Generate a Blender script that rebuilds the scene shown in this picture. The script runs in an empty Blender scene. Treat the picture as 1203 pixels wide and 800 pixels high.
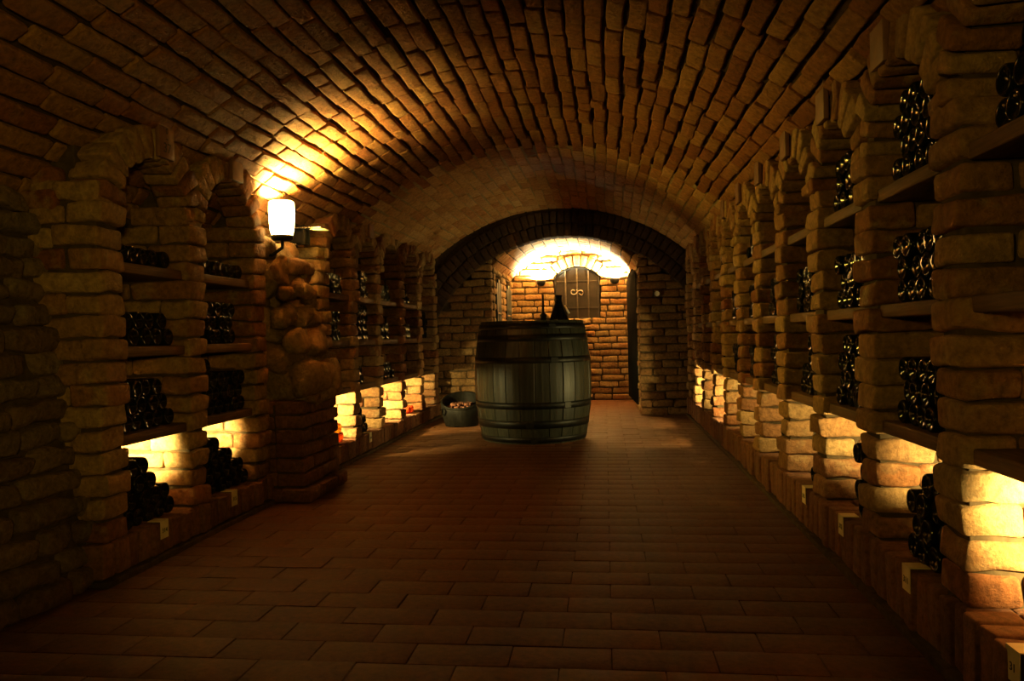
import bpy, math, random
import numpy as np
from mathutils import Matrix, Vector

PI = math.pi
rnd = random.Random(7)
NR = np.random.RandomState(11)
scene = bpy.context.scene
COL = scene.collection

# ------------------------------------------------------------------ layout (metres; camera at x=0,y=0)
CAM_H = 0.90
XR, XL = 0.861, -1.844          # front planes of the two arcades
YEND, YBACK = 8.46, 10.40       # arch wall, far wall of the end chamber
VCX, VCZ, VR = -0.49, 0.16, 2.11   # barrel vault circle
FRONT_Y = -1.5
def vault_z(x): return VCZ + math.sqrt(max(0.01, VR*VR - (x-VCX)**2))

# ------------------------------------------------------------------ object helpers
def tag(o, label=None, cat=None, group=None, kind=None):
    if label: o['label'] = label
    if cat: o['category'] = cat
    if group: o['group'] = group
    if kind: o['kind'] = kind
    return o
def empty(name, loc, label, cat, group=None):
    o = bpy.data.objects.new(name, None); COL.objects.link(o)
    o.location = loc; o.empty_display_size = 0.1
    return tag(o, label, cat, group)
def link(name, me, parent=None, loc=None, mats=None):
    o = bpy.data.objects.new(name, me); COL.objects.link(o)
    if parent: o.parent = parent
    if loc is not None: o.location = loc
    if mats:
        for m in mats: me.materials.append(m)
    return o
def copy_tree(o, parent=None):
    c = o.copy(); COL.objects.link(c)
    if parent: c.parent = parent
    for ch in list(o.children): copy_tree(ch, c)
    return c

class MB:
    """collects simple shapes, builds one mesh"""
    def __init__(s): s.v=[]; s.f=[]; s.sm=[]
    def add(s, vs, fs, smooth=False):
        b=len(s.v); s.v += [tuple(p) for p in vs]
        for f in fs: s.f.append([b+i for i in f]); s.sm.append(smooth)
    def box(s, c, h, R=None, bev=0.0):
        c=Vector(c); pts=[]
        b=bev
        if b<=0:
            for x in(-1,1):
                for y in(-1,1):
                    for z in(-1,1): pts.append(Vector((x*h[0],y*h[1],z*h[2])))
            fs=[(0,1,3,2),(4,6,7,5),(0,4,5,1),(2,3,7,6),(0,2,6,4),(1,5,7,3)]
        else:
            tv,tf = rounded(tuple(h), b, (2,2,2)); pts=[Vector(p) for p in tv]; fs=[tuple(q) for q in tf]
        if R is not None: pts=[R@p for p in pts]
        s.add([c+p for p in pts], fs, bev>0)
    def tube(s, path, r, n=10, cap=True, radii=None):
        path=[Vector(p) for p in path]; vs=[]; fs=[]
        m=len(path); up=None
        for i,p in enumerate(path):
            d=(path[min(i+1,m-1)]-path[max(i-1,0)]).normalized()
            if up is None:
                a=Vector((0,0,1)) if abs(d.z)<.9 else Vector((1,0,0))
                up=(a-d*a.dot(d)).normalized()
            else: up=(up-d*up.dot(d)).normalized()
            w=d.cross(up); rr=radii[i] if radii else r
            for k in range(n):
                t=2*PI*k/n; vs.append(p+(up*math.cos(t)+w*math.sin(t))*rr)
        for i in range(m-1):
            for k in range(n):
                a=i*n+k; b=i*n+(k+1)%n; fs.append((a,b,b+n,a+n))
        if cap: fs.append(tuple(range(n-1,-1,-1))); fs.append(tuple((m-1)*n+k for k in range(n)))
        s.add(vs,fs,True)
    def lathe(s, prof, n=24, M=None, a0=0, a1=2*PI):
        full=abs(a1-a0-2*PI)<1e-6; vs=[]; fs=[]
        nn=n if full else n+1
        for (r,z) in prof:
            for k in range(nn):
                t=a0+(a1-a0)*k/n; p=Vector((r*math.cos(t),r*math.sin(t),z)); vs.append(M@p if M else p)
        for i in range(len(prof)-1):
            for k in range(n):
                a=i*nn+k; b=i*nn+(k+1)%nn; fs.append((a,b,b+nn,a+nn))
        s.add(vs,fs,True)
    def mesh(s, name):
        me=bpy.data.meshes.new(name); me.from_pydata([tuple(p) for p in s.v],[],s.f)
        me.polygons.foreach_set('use_smooth', s.sm); me.update(); return me
    def build(s, name, mat, parent=None, loc=None): return link(name, s.mesh(name), parent, loc, [mat])

# ------------------------------------------------------------------ rounded bricks
_topo={}
def topo(na,nb,nc):
    key=(na,nb,nc)
    if key in _topo: return _topo[key]
    idx={}; lst=[]
    def g(i,j,k):
        t=(i,j,k)
        if t not in idx: idx[t]=len(lst); lst.append(t)
        return idx[t]
    q=[]
    for i in range(na-1):
        for j in range(nb-1):
            q.append((g(i,j,0),g(i,j+1,0),g(i+1,j+1,0),g(i+1,j,0)))
            q.append((g(i,j,nc-1),g(i+1,j,nc-1),g(i+1,j+1,nc-1),g(i,j+1,nc-1)))
    for i in range(na-1):
        for k in range(nc-1):
            q.append((g(i,0,k),g(i+1,0,k),g(i+1,0,k+1),g(i,0,k+1)))
            q.append((g(i,nb-1,k),g(i,nb-1,k+1),g(i+1,nb-1,k+1),g(i+1,nb-1,k)))
    for j in range(nb-1):
        for k in range(nc-1):
            q.append((g(0,j,k),g(0,j,k+1),g(0,j+1,k+1),g(0,j+1,k)))
            q.append((g(na-1,j,k),g(na-1,j+1,k),g(na-1,j+1,k+1),g(na-1,j,k+1)))
    _topo[key]=(np.array(lst,dtype=np.int32), np.array(q,dtype=np.int32)); return _topo[key]
def axis(h,r,m):
    r=min(r,h*.98)
    return np.concatenate(([-h,-h+.3*r],np.linspace(-(h-r),h-r,m),[h-.3*r,h]))
def rounded(h,r,segs):
    ax=[axis(h[i],r,segs[i]) for i in range(3)]
    ijk,q=topo(len(ax[0]),len(ax[1]),len(ax[2]))
    p=np.stack([ax[i][ijk[:,i]] for i in range(3)],1)
    hh=np.array(h)-np.minimum(r,np.array(h)*.98)
    c=np.clip(p,-hh,hh); d=p-c; L=np.linalg.norm(d,axis=1,keepdims=True); L[L<1e-9]=1
    rr=np.minimum(r,np.array(h)*.98)
    return c+d/L*rr, q
class Bricks:
    def __init__(s): s.V=[]; s.Q=[]; s.M=[]; s.n=0
    def add(s, c, A, h, r=.012, amp=.003, segs=(3,2,2), taper=0.0, mat=0, tilt=.012, k=None):
        p,q=rounded(h,r,segs)
        if taper: p=p.copy(); p[:,1]*=1+taper*p[:,2]
        if amp:
            ph=NR.uniform(0,6.28,(3,3)); kk=NR.normal(0,1,(3,3,3))*(k or 22)
            for j in range(3):
                arg=p@kk[j].T+ph[j]
                p=p+np.sin(arg)*amp*(.55 if j else 1)
        if tilt:
            a=NR.normal(0,tilt,3)
            R=np.array([[1,-a[2],a[1]],[a[2],1,-a[0]],[-a[1],a[0],1]]); p=p@R.T
        P=p@np.array(A,dtype=float).T+np.array(c,dtype=float)
        s.V.append(P); s.Q.append(q+s.n); s.M.append(np.full(len(q),mat,dtype=np.int32)); s.n+=len(P)
    def grid(s, P, mat=1):
        """P: (n,m,3) sheet"""
        n,m=P.shape[:2]; i=np.arange(n*m).reshape(n,m)
        q=np.stack([i[:-1,:-1],i[1:,:-1],i[1:,1:],i[:-1,1:]],-1).reshape(-1,4)
        s.V.append(P.reshape(-1,3)); s.Q.append(q+s.n); s.M.append(np.full(len(q),mat,dtype=np.int32)); s.n+=n*m
    def cbox(s, lo, hi, mat=1):
        lo=np.array(lo,float); hi=np.array(hi,float)
        s.add((lo+hi)/2, np.eye(3), tuple((hi-lo)/2), .004, 0, (2,2,2), 0, mat, 0)
    def build(s, name, mats, parent=None, loc=None):
        V=np.concatenate(s.V).astype(np.float32); Q=np.concatenate(s.Q).astype(np.int32); M=np.concatenate(s.M)
        me=bpy.data.meshes.new(name); nq=len(Q)
        me.vertices.add(len(V)); me.vertices.foreach_set('co',V.ravel())
        me.loops.add(nq*4); me.loops.foreach_set('vertex_index',Q.ravel())
        me.polygons.add(nq); me.polygons.foreach_set('loop_start',np.arange(0,nq*4,4,dtype=np.int32))
        me.polygons.foreach_set('material_index',M); me.polygons.foreach_set('use_smooth',np.ones(nq,dtype=bool))
        me.update(calc_edges=True); me.validate()
        return link(name, me, parent, loc, mats)
AX_X = np.eye(3)                                   # brick length along x
AX_Y = np.array([[0,-1,0],[1,0,0],[0,0,1]],float)   # brick length along y
AX_Z = np.array([[0,0,1],[0,1,0],[-1,0,0]],float)   # brick length along z

# ------------------------------------------------------------------ materials
def newmat(name):
    m=bpy.data.materials.new(name); m.use_nodes=True; nt=m.node_tree
    b=nt.nodes['Principled BSDF']; return m,nt,b
def simple(name, col, rough=.6, metal=0, noise=0, scale=20, bump=0, spec=.5, stretch=None):
    m,nt,b=newmat(name); N=nt.nodes; L=nt.links
    b.inputs['Base Color'].default_value=(*col,1); b.inputs['Roughness'].default_value=rough
    b.inputs['Metallic'].default_value=metal; b.inputs['Specular IOR Level'].default_value=spec
    if noise or bump:
        tc=N.new('ShaderNodeTexCoord'); nz=N.new('ShaderNodeTexNoise'); nz.inputs['Scale'].default_value=scale; nz.inputs['Detail'].default_value=6
        if stretch:
            mp=N.new('ShaderNodeMapping'); mp.inputs['Scale'].default_value=stretch
            L.new(tc.outputs['Object'],mp.inputs['Vector']); L.new(mp.outputs[0],nz.inputs['Vector'])
        else: L.new(tc.outputs['Object'],nz.inputs['Vector'])
        if noise:
            r=N.new('ShaderNodeValToRGB'); r.color_ramp.elements[0].position=.3; r.color_ramp.elements[1].position=.7
            r.color_ramp.elements[0].color=(*[c*(1-noise) for c in col],1); r.color_ramp.elements[1].color=(*[min(1,c*(1+noise)) for c in col],1)
            L.new(nz.outputs[0],r.inputs[0]); L.new(r.outputs[0],b.inputs['Base Color'])
        if bump:
            bp=N.new('ShaderNodeBump'); bp.inputs['Strength'].default_value=bump; bp.inputs['Distance'].default_value=.005
            L.new(nz.outputs[0],bp.inputs['Height']); L.new(bp.outputs[0],b.inputs['Normal'])
    return m
def brickmat(name, cols, smear=(.62,.5,.33), smear_amt=.35, bump=.5, rough=.88, k=.55):
    cols=[(c[0]*k,c[1]*k,c[2]*k) for c in cols]; smear=tuple(c*k for c in smear)
    m,nt,b=newmat(name); N=nt.nodes; L=nt.links
    geo=N.new('ShaderNodeNewGeometry'); tc=N.new('ShaderNodeTexCoord')
    rp=N.new('ShaderNodeValToRGB'); cr=rp.color_ramp
    while len(cr.elements)<len(cols): cr.elements.new(.5)
    for i,c in enumerate(cols): cr.elements[i].position=i/(len(cols)-1); cr.elements[i].color=(*c,1)
    L.new(geo.outputs['Random Per Island'],rp.inputs[0])
    # offset the texture space per brick so that neighbours do not share stains
    ad=N.new('ShaderNodeVectorMath'); ad.operation='ADD'
    sc=N.new('ShaderNodeMath'); sc.operation='MULTIPLY'; sc.inputs[1].default_value=37
    cmb=N.new('ShaderNodeCombineXYZ')
    L.new(geo.outputs['Random Per Island'],sc.inputs[0]); L.new(sc.outputs[0],cmb.inputs[0])
    L.new(tc.outputs['Object'],ad.inputs[0]); L.new(cmb.outputs[0],ad.inputs[1])
    n1=N.new('ShaderNodeTexNoise'); n1.inputs['Scale'].default_value=9; n1.inputs['Detail'].default_value=8; n1.inputs['Roughness'].default_value=.65
    L.new(ad.outputs[0],n1.inputs['Vector'])
    s1=N.new('ShaderNodeValToRGB'); s1.color_ramp.elements[0].position=.52; s1.color_ramp.elements[1].position=.72
    s1.color_ramp.elements[0].color=(0,0,0,1); s1.color_ramp.elements[1].color=(smear_amt*2,)*3+(1,)
    L.new(n1.outputs[0],s1.inputs[0])
    mx=N.new('ShaderNodeMix'); mx.data_type='RGBA'; mx.inputs[7].default_value=(*smear,1)
    L.new(s1.outputs[0],mx.inputs[0]); L.new(rp.outputs[0],mx.inputs[6])
    n2=N.new('ShaderNodeTexNoise'); n2.inputs['Scale'].default_value=38; n2.inputs['Detail'].default_value=9; n2.inputs['Roughness'].default_value=.7
    L.new(ad.outputs[0],n2.inputs['Vector'])
    s2=N.new('ShaderNodeMapRange'); s2.inputs[1].default_value=.25; s2.inputs[2].default_value=.75; s2.inputs[3].default_value=.35; s2.inputs[4].default_value=1.45
    L.new(n2.outputs[0],s2.inputs[0])
    m2=N.new('ShaderNodeMix'); m2.data_type='RGBA'; m2.blend_type='MULTIPLY'; m2.inputs[0].default_value=1
    L.new(mx.outputs[2],m2.inputs[6]); L.new(s2.outputs[0],m2.inputs[7])
    L.new(m2.outputs[2],b.inputs['Base Color'])
    b.inputs['Roughness'].default_value=rough; b.inputs['Specular IOR Level'].default_value=.25
    bp=N.new('ShaderNodeBump'); bp.inputs['Strength'].default_value=bump; bp.inputs['Distance'].default_value=.02
    am=N.new('ShaderNodeMath'); am.operation='ADD'; L.new(n1.outputs[0],am.inputs[0]); L.new(n2.outputs[0],am.inputs[1])
    L.new(am.outputs[0],bp.inputs['Height']); L.new(bp.outputs[0],b.inputs['Normal'])
    return m

M={}
RED=[(.36,.12,.028),(.46,.18,.045),(.40,.14,.035),(.52,.25,.07),(.44,.18,.05),(.32,.10,.025)]
YEL=[(.42,.19,.065),(.56,.32,.12),(.36,.125,.04),(.58,.36,.15),(.42,.16,.05),(.54,.32,.13),(.30,.095,.03),(.52,.29,.11),(.56,.33,.13)]
M['pier']=brickmat('pier brick',YEL,(.62,.41,.19),.42,.75)
M['vault']=brickmat('vault brick',RED,(.5,.31,.11),.18,.8)
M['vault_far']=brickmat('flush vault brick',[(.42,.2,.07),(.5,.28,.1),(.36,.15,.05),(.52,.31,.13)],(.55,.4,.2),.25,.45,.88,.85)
M['pierend']=brickmat('arch wall brick',[(.42,.20,.065),(.50,.28,.10),(.36,.15,.045),(.52,.31,.12)],(.55,.38,.18),.25,.7,.88,.40)
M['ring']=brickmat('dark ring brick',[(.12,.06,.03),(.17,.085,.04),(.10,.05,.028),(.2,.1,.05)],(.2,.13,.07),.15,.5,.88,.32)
M['dark']=brickmat('old damp brick',[(.24,.15,.08),(.32,.2,.1),(.22,.12,.06),(.28,.19,.11)],(.35,.28,.17),.3,.9)
M['plinth']=brickmat('plinth brick',[(.25,.1,.045),(.32,.14,.06),(.28,.11,.05),(.2,.08,.04)],(.32,.2,.1),.2,.4)
M['end']=brickmat('end wall brick',[(.46,.26,.09),(.56,.36,.14),(.42,.21,.07),(.58,.40,.18)],(.6,.48,.26),.3,.5)
M['stone']=brickmat('rubble stone',[(.42,.24,.1),(.48,.3,.14),(.38,.2,.085),(.52,.34,.17)],(.6,.45,.25),.3,1.0)
M['tile']=brickmat('floor tile',[(.30,.108,.026),(.33,.12,.03),(.28,.10,.025),(.31,.115,.028)],(.34,.15,.045),.12,.10,.62,.30)
M['mortar']=simple('mortar',(.055,.036,.018),.95,0,.35,30,.8,.1)
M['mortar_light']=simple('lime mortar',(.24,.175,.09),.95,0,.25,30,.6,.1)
M['mortar_dark']=simple('dark mortar',(.045,.027,.014),.95,0,.3,30,.6,.1)
M['grout']=simple('floor grout',(.05,.022,.008),.9,0,.2,40,.4,.1)
M['wood']=simple('shelf wood',(.095,.048,.018),.7,0,.4,14,.4,.3,(6,.6,8))
M['cask']=simple('cask wood',(.019,.020,.012),.45,0,.5,9,.3,.3,(5,5,.35))
M['hoop']=simple('cask hoop',(.012,.012,.010),.5,.7,.4,25,.3)
M['iron']=simple('black iron',(.02,.02,.019),.5,.6,.3,30,.3)
M['plate']=simple('iron plate',(.014,.011,.008),.5,.3,.35,12,.3)
M['slate']=simple('blue grey painted iron',(.007,.011,.011),.6,.1,.3,16,.2,.2)
M['strap']=simple('worn iron strap',(.075,.065,.05),.5,.4,.3,30,.3)
M['bars']=simple('rusty dark bars',(.0035,.003,.0025),.7,.0,.3,30,.3,.15)
M['glass']=simple('dark bottle glass',(.004,.005,.004),.09,0,0,1,0,.2)
M['green']=simple('green bottle glass',(.02,.035,.016),.06,0,0,1,0,.8)
M['pale']=simple('pale bottle end',(.8,.78,.62),.05,0,0,1,0,.9)  # near-white colour paints in the bright reflections on the bottle ends
M['paper']=simple('card paper',(.62,.52,.32),.8,0,.12,20)
M['ink']=simple('ink',(.02,.015,.012),.7)
M['plaque']=simple('terracotta plaque',(.15,.065,.032),.6,0,.2,25,.2)
M['cork']=simple('cork',(.17,.062,.03),.9,0,.35,60,.5)
M['wicker']=simple('dark wicker',(.008,.007,.005),.6,0,.4,40,.5,.12)
M['silver']=simple('bright metal',(.7,.68,.62),.25,.9)
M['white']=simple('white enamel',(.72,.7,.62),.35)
m,nt,b=newmat('amber glass'); b.inputs['Base Color'].default_value=(.85,.33,.03,1); b.inputs['Transmission Weight'].default_value=.85
b.inputs['Roughness'].default_value=.15; b.inputs['IOR'].default_value=1.3; M['amber']=m
m,nt,b=newmat('red amber glass'); b.inputs['Base Color'].default_value=(.75,.10,.02,1); b.inputs['Transmission Weight'].default_value=.8
b.inputs['Roughness'].default_value=.15; b.inputs['IOR'].default_value=1.3; M['redamber']=m
m,nt,b=newmat('lit lamp shade'); b.inputs['Base Color'].default_value=(.8,.7,.5,1)
b.inputs['Emission Color'].default_value=(1,.74,.24,1); b.inputs['Emission Strength'].default_value=27; M['lamp']=m

# ------------------------------------------------------------------ niche layout
CH=.085                                    # course height
R_PITCH=.622; RP_FAR=[2.175+R_PITCH*k for k in range(-1,11)]; RPW=.165
RIGHT_PIERS=[(f-RPW,f) for f in RP_FAR]
LEFT_PIERS=[(2.645,2.80),(3.25,3.405),(3.91,4.065),(4.85,5.05),(5.52,5.66),(6.14,6.28),(6.84,7.0),(7.56,7.72),(8.25,8.41)]
SIDES={1:dict(x=XR,hp=.20,spring=1.45,shelf=[.596,.972,1.346],th=.042),
      -1:dict(x=XL,hp=.155,spring=1.44,shelf=[.54,.886,1.22],th=.04)}
NICHES={1:[(RIGHT_PIERS[i][1],RIGHT_PIERS[i+1][0]) for i in range(len(RIGHT_PIERS)-1)],
       -1:[(LEFT_PIERS[i][1],LEFT_PIERS[i+1][0]) for i in range(len(LEFT_PIERS)-1) if i!=2]}
DEPTH=.40

def side_wall(s):
    d=SIDES[s]; X0=d['x']; B=Bricks()
    piers=RIGHT_PIERS if s>0 else LEFT_PIERS
    def X(a): return X0+s*a            # a = depth into the wall
    for ip,(y0,y1) in enumerate(piers):
        yc=(y0+y1)/2; w=(y1-y0)
        near=ip==0 and s<0
        z=d['hp']; k=0
        while z<1.95:
            zc=z+CH/2
            above=z>d['spring']-.01
            cuts=[(0,.145),(.145,.385)] if k%2==0 else [(0,.285),(.285,.385)]
            if k%5==3: cuts=[(0,.20),(.20,.385)]
            if above:
                if not near and s>0 and ip==0: pass
                cuts=[(.155,.385)]
            jx=rnd.uniform(-.012,.010); 
            for (a,b) in cuts:
                lo=X(a+(.0 if a else jx)+.0035); hi=X(b-.0035)
                c=((lo+hi)/2, yc+rnd.uniform(-.004,.004), zc)
                wid=w/2+rnd.uniform(-.004,.004)
                if above and not near: wid=w/2-.03
                if near: wid=w/2+ (.0)
                zmax=vault_z(X((a+b)/2))
                if zc+.02>zmax+.05: continue
                B.add(c, AX_X, (abs(hi-lo)/2, wid, CH/2-.0035), .015, .0045, (5,3,2))
            z+=CH; k+=1
        B.cbox((min(X(.026),X(.4)),yc-w/2+.018,d['hp']-.02),(max(X(.026),X(.4)),yc+w/2-.018,d['spring']))
        B.cbox((min(X(.13),X(.4)),yc-w/2+.05,d['spring']-.02),(max(X(.13),X(.4)),yc+w/2-.05,1.75))
    # arch rings
    gaps=[(piers[i][1],piers[i+1][0]) for i in range(len(piers)-1)]
    if s<0: gaps=[g for i,g in enumerate(gaps) if i!=2]
    for gi,(ya,yb) in enumerate(gaps):
        yc=(ya+yb)/2; R=(yb-ya)/2-.004; sp=d['spring']
        if s<0: Rz=R*.96
        n=int(round(PI*(R+.03)/.068)); n+= (n%2==0)
        lim=R+.075
        for i in range(n):
            t=PI*(i+.5)/n
            ln=min(.135, max(.075,lim/max(.05,abs(math.cos(t)))-R))
            if s<0 and gi==0 and t<PI/2: ln=.135
            ln+=rnd.uniform(-.008,.006)
            rad=np.array([0,-math.cos(t),math.sin(t)]); tan=np.array([0,math.sin(t),math.cos(t)])
            rc=R+ln/2+rnd.uniform(-.004,.004)
            c=np.array([X(.072+rnd.uniform(-.014,.008)), yc, sp])+rad*rc
            A=np.stack([np.array([1,0,0]),tan,rad],1)
            thick=PI*(R+ln/2)/n/2-.0045
            B.add(c,A,(.078,thick,ln/2),.013,.0035,(2,2,4),taper=.9/(R+ln/2),tilt=.02)
        # mortar core of the ring
        m=16; P=np.zeros((m+1,2,3))
        for i in range(m+1):
            t=PI*i/m; r0=R+.016
            P[i,0]=[X(.02),yc-math.cos(t)*r0,sp+math.sin(t)*r0]; P[i,1]=[X(.145),yc-math.cos(t)*r0,sp+math.sin(t)*r0]
        B.grid(P)
        P=np.zeros((m+1,2,3))
        for i in range(m+1):
            t=PI*i/m; ro=R+min(.12,max(.06,lim/max(.05,abs(math.cos(t)))-R-.01))
            for j,r0 in enumerate((R+.014,ro)):
                P[i,j]=[X(.02),yc-math.cos(t)*r0,sp+math.sin(t)*r0]
        B.grid(P)
    # brick wall at the back of the niches
    y0=1.3 if s>0 else 2.66; y1=YEND+.12
    z=0; k=0
    while z<1.62:
        y=y0-(.15 if k%2 else 0)
        while y<y1:
            L=.285+rnd.uniform(-.03,.02)
            B.add((X(DEPTH+.055+rnd.uniform(-.008,.008)), y+L/2, z+CH/2), AX_Y, (L/2-.006,.06,CH/2-.006), .014,.003,(4,2,2))
            y+=L+.004
        z+=CH; k+=1
    B.cbox((min(X(DEPTH+.02),X(DEPTH+.22)),y0-.2,-.05),(max(X(DEPTH+.02),X(DEPTH+.22)),y1,1.75))
    if s>0:    # plain run of the wall beside and behind the camera
        z=0;k=0
        while z<1.9:
            y=FRONT_Y-(.14 if k%2 else 0)
            while y<1.22:
                L=.285+rnd.uniform(-.02,.02)
                if y+L<1.29: B.add((X(.06+rnd.uniform(-.01,.01)),y+L/2,z+CH/2),AX_Y,(L/2-.006,.06,CH/2-.006),.018,.004,(4,2,2))
                y+=L+.004
            z+=CH;k+=1
        B.cbox((X(.02),FRONT_Y-.1,0),(X(.4),1.27,1.9))
    else:
        # rough leaning wall of old brick nearer than the first niche
        z=0;k=0
        def base(z): return -1.885-.255*z/1.5
        while z<1.62:
            y=FRONT_Y-(.13 if k%2 else 0); ch=CH+rnd.uniform(-.006,.012)
            while y<2.66:
                L=rnd.uniform(.16,.32)
                B.add((base(z+ch/2)-.05+rnd.uniform(-.014,.012),y+L/2,z+ch/2),AX_Y,(L/2-.004,.06,ch/2-.004),.025,.008,(4,3,3),0,2,.03)
                y+=L+.003
            z+=ch;k+=1
        P=np.array([[[base(z)-.03,y,z] for z in (-.02,.8,1.8)] for y in (FRONT_Y-.1,1,2.70)]); B.grid(P)
        P=P.copy(); P[:,:,0]-=.25; B.grid(P)
        # recess behind the stone pillar
        z=d['hp'];k=0
        B.cbox((X(.26)-.02,4.02,0),(X(.26)+.0,4.9,1.75))
        while z<1.75:
            y=4.04-(.1 if k%2 else 0)
            while y<4.88:
                L=.26+rnd.uniform(-.04,.03)
                B.add((X(.26),y+L/2,z+CH/2),AX_Y,(L/2-.005,.045,CH/2-.005),.02,.006,(4,2,2))
                y+=L+.004
            z+=CH;k+=1
        # haunch of brick above the side of the first niche
        z=1.40;
        while z<1.80:
            zc=z+CH/2
            dx=math.sqrt(max(0,VR**2-(zc-VCZ)**2)); xa=max(VCX-dx-.03,X(.55)); xb=X(.165)
            if xb-xa>.06:
                m=2 if xb-xa>.3 else 1
                for i in range(m):
                    a=xa+(xb-xa)*i/m; b=xa+(xb-xa)*(i+1)/m
                    B.add(((a+b)/2,2.69,zc),AX_X,((b-a)/2-.005,.05,CH/2-.005),.02,.005,(4,2,2))
            z+=CH
    return B.build('wall_right' if s>0 else 'wall_left',[M['pier'],M['mortar'],M['dark']])
tag(side_wall(1),kind='structure'); tag(side_wall(-1),kind='structure')

# soldier-brick plinths
def plinth(s):
    d=SIDES[s]; X0=d['x']; B=Bricks(); hp=d['hp']
    runs=[(1.25,YEND-.02)] if s>0 else [(2.62,4.06),(4.66,YEND-.02)]
    for (a,b) in runs:
        y=a; n=0
        while y<b-.03:
            w=.078+rnd.uniform(-.006,.006)
            B.add((X0+s*(.055+rnd.uniform(-.006,.006)),y+w/2,hp/2+.012+rnd.uniform(-.003,.003)),AX_Z,((hp-.03)/2,w/2-.0045,.06),.010,.0025,(3,2,2))
            y+=w
        B.cbox((min(X0+s*.018,X0+s*.44),a+.012,-.02),(max(X0+s*.018,X0+s*.44),b,hp-.012))
        # bed of flat bricks on top
        y=a
        while y<b-.05:
            L=.15+rnd.uniform(-.01,.01)
            B.add((X0+s*.27,y+L/2,hp-.014),AX_X,(.15,L/2-.004,.012),.006,.0015,(3,3,2))
            y+=L
        # thin mortar toe
        B.cbox((min(X0-s*.018,X0+s*.05),a,-.02),(max(X0-s*.018,X0+s*.05),b,.022))
    return B.build('baseboard_right' if s>0 else 'baseboard_left',[M['plinth'],M['mortar']])
tag(plinth(1),kind='structure'); tag(plinth(-1),kind='structure')

# floor of terracotta tiles
B=Bricks(); TL,TW=.282,.1408
row=-12
while True:
    y=2.065+row*TW; row+=1
    if y>YBACK+.05: break
    if y<FRONT_Y: continue
    off=0 if (row-1)%2==0 else TL/2
    i=-8
    while True:
        x=i*TL+off-.0; i+=1
        if x>1.0: break
        if x<-2.35: continue
        B.add((x+TL/2,y+TW/2,-.012+rnd.uniform(-.0012,.0012)),AX_X,(TL/2-.0014,TW/2-.0012,.012),.0018,0,(2,2,2),0,0,.003)
B.cbox((-2.6,FRONT_Y-.3,-.12),(1.5,YBACK+.3,-.006))
tag(B.build('floor',[M['tile'],M['grout']]),kind='structure')

# barrel vault
B=Bricks()
th0=-57*PI/180; NC=48; dth=114*PI/180/NC; YS=5.6
for i in range(NC):
    t=th0+(i+.5)*dth
    y=FRONT_Y-.2-(.15 if i%2 else 0)+rnd.uniform(-.03,.03)
    while y<YEND+.1:
        L=.30+rnd.uniform(-.05,.02)
        if rnd.random()<.07: L*=.55
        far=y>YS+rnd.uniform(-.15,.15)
        rad=np.array([math.sin(t),0,math.cos(t)]); tan=np.array([math.cos(t),0,-math.sin(t)])
        ti=t+rnd.uniform(-.004,.004)+.004*math.sin(y*1.7+i*.4)
        rad2=np.array([math.sin(ti),0,math.cos(ti)])
        jr=rnd.uniform(-.005,.005) if not far else rnd.uniform(-.003,.003)
        c=np.array([VCX,y+L/2,VCZ])+rad2*(VR+.03+jr)
        A=np.stack([np.array([0,1,0]),-tan,rad],1)
        g=.006 if not far else .005
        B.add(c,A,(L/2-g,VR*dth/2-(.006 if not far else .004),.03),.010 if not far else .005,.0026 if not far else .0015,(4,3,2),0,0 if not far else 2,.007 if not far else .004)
        y+=L
def sheet(r,y0,y1,mat):
    P=np.array([[[VCX+r*math.sin(t),y,VCZ+r*math.cos(t)] for t in np.linspace(th0-.03,-th0+.03,40)] for y in np.linspace(y0,y1,5)]); B.grid(P,mat)
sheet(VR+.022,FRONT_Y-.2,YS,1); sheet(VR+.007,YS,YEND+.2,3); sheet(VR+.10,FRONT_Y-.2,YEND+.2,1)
tag(B.build('ceiling',[M['vault'],M['mortar_dark'],M['vault_far'],M['mortar_light']]),kind='structure')

# wall behind the camera
B=Bricks()
z=0;k=0
while z<2.2:
    x=-2.3-(.14 if k%2 else 0)
    while x<1.0:
        B.add((x+.14,FRONT_Y-.06,z+CH/2),AX_X,(.136,.06,CH/2-.006),.015,.003,(3,2,2)); x+=.285
    z+=CH;k+=1
B.cbox((-2.5,FRONT_Y-.25,-.05),(1.4,FRONT_Y-.02,2.4))
tag(B.build('wall_front',[M['dark'],M['mortar']]),kind='structure')

# ------------------------------------------------------------------ arch wall with the double ring
RCX,RCZ,RI=-.42,.34,1.62
PX0,PX1,PCX=-1.237,.363,-.437
PVR=1.069; PVZ=.951
def ring_in(x): return RCZ+math.sqrt(max(.01,RI**2-(x-RCX)**2))
def pass_z(x): return PVZ+math.sqrt(max(.01,PVR**2-(x-PCX)**2))
B=Bricks()
for (xa,xb) in ((XL-.12,PX0),(PX1,XR+.12)):
    z=0;k=0
    while z<1.80:
        zc=z+CH/2; top=ring_in((xa+xb)/2)
        x=xa-(.14 if k%2 else 0); proud=-.05 if z<.24 else 0
        while x<xb-.02:
            L=.285+rnd.uniform(-.06,.02); x1=min(x+L,xb); 
            if xb-x1<.07: x1=xb
            x0=max(x,xa)
            if x1-x0>.03 and zc<ring_in((x0+x1)/2)+.08:
                B.add(((x0+x1)/2,YEND+.075+proud+rnd.uniform(-.007,.007),zc),AX_X,((x1-x0)/2-.005,.075,CH/2-.0055),.016,.004,(4,2,2))
            x=x1
        z+=CH;k+=1
    B.cbox((min(xa,xb)+(.016 if xa==PX1 else 0),YEND+.018,-.02),(max(xa,xb)-(.016 if xb==PX0 else 0),YEND+.16,1.5))
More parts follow.
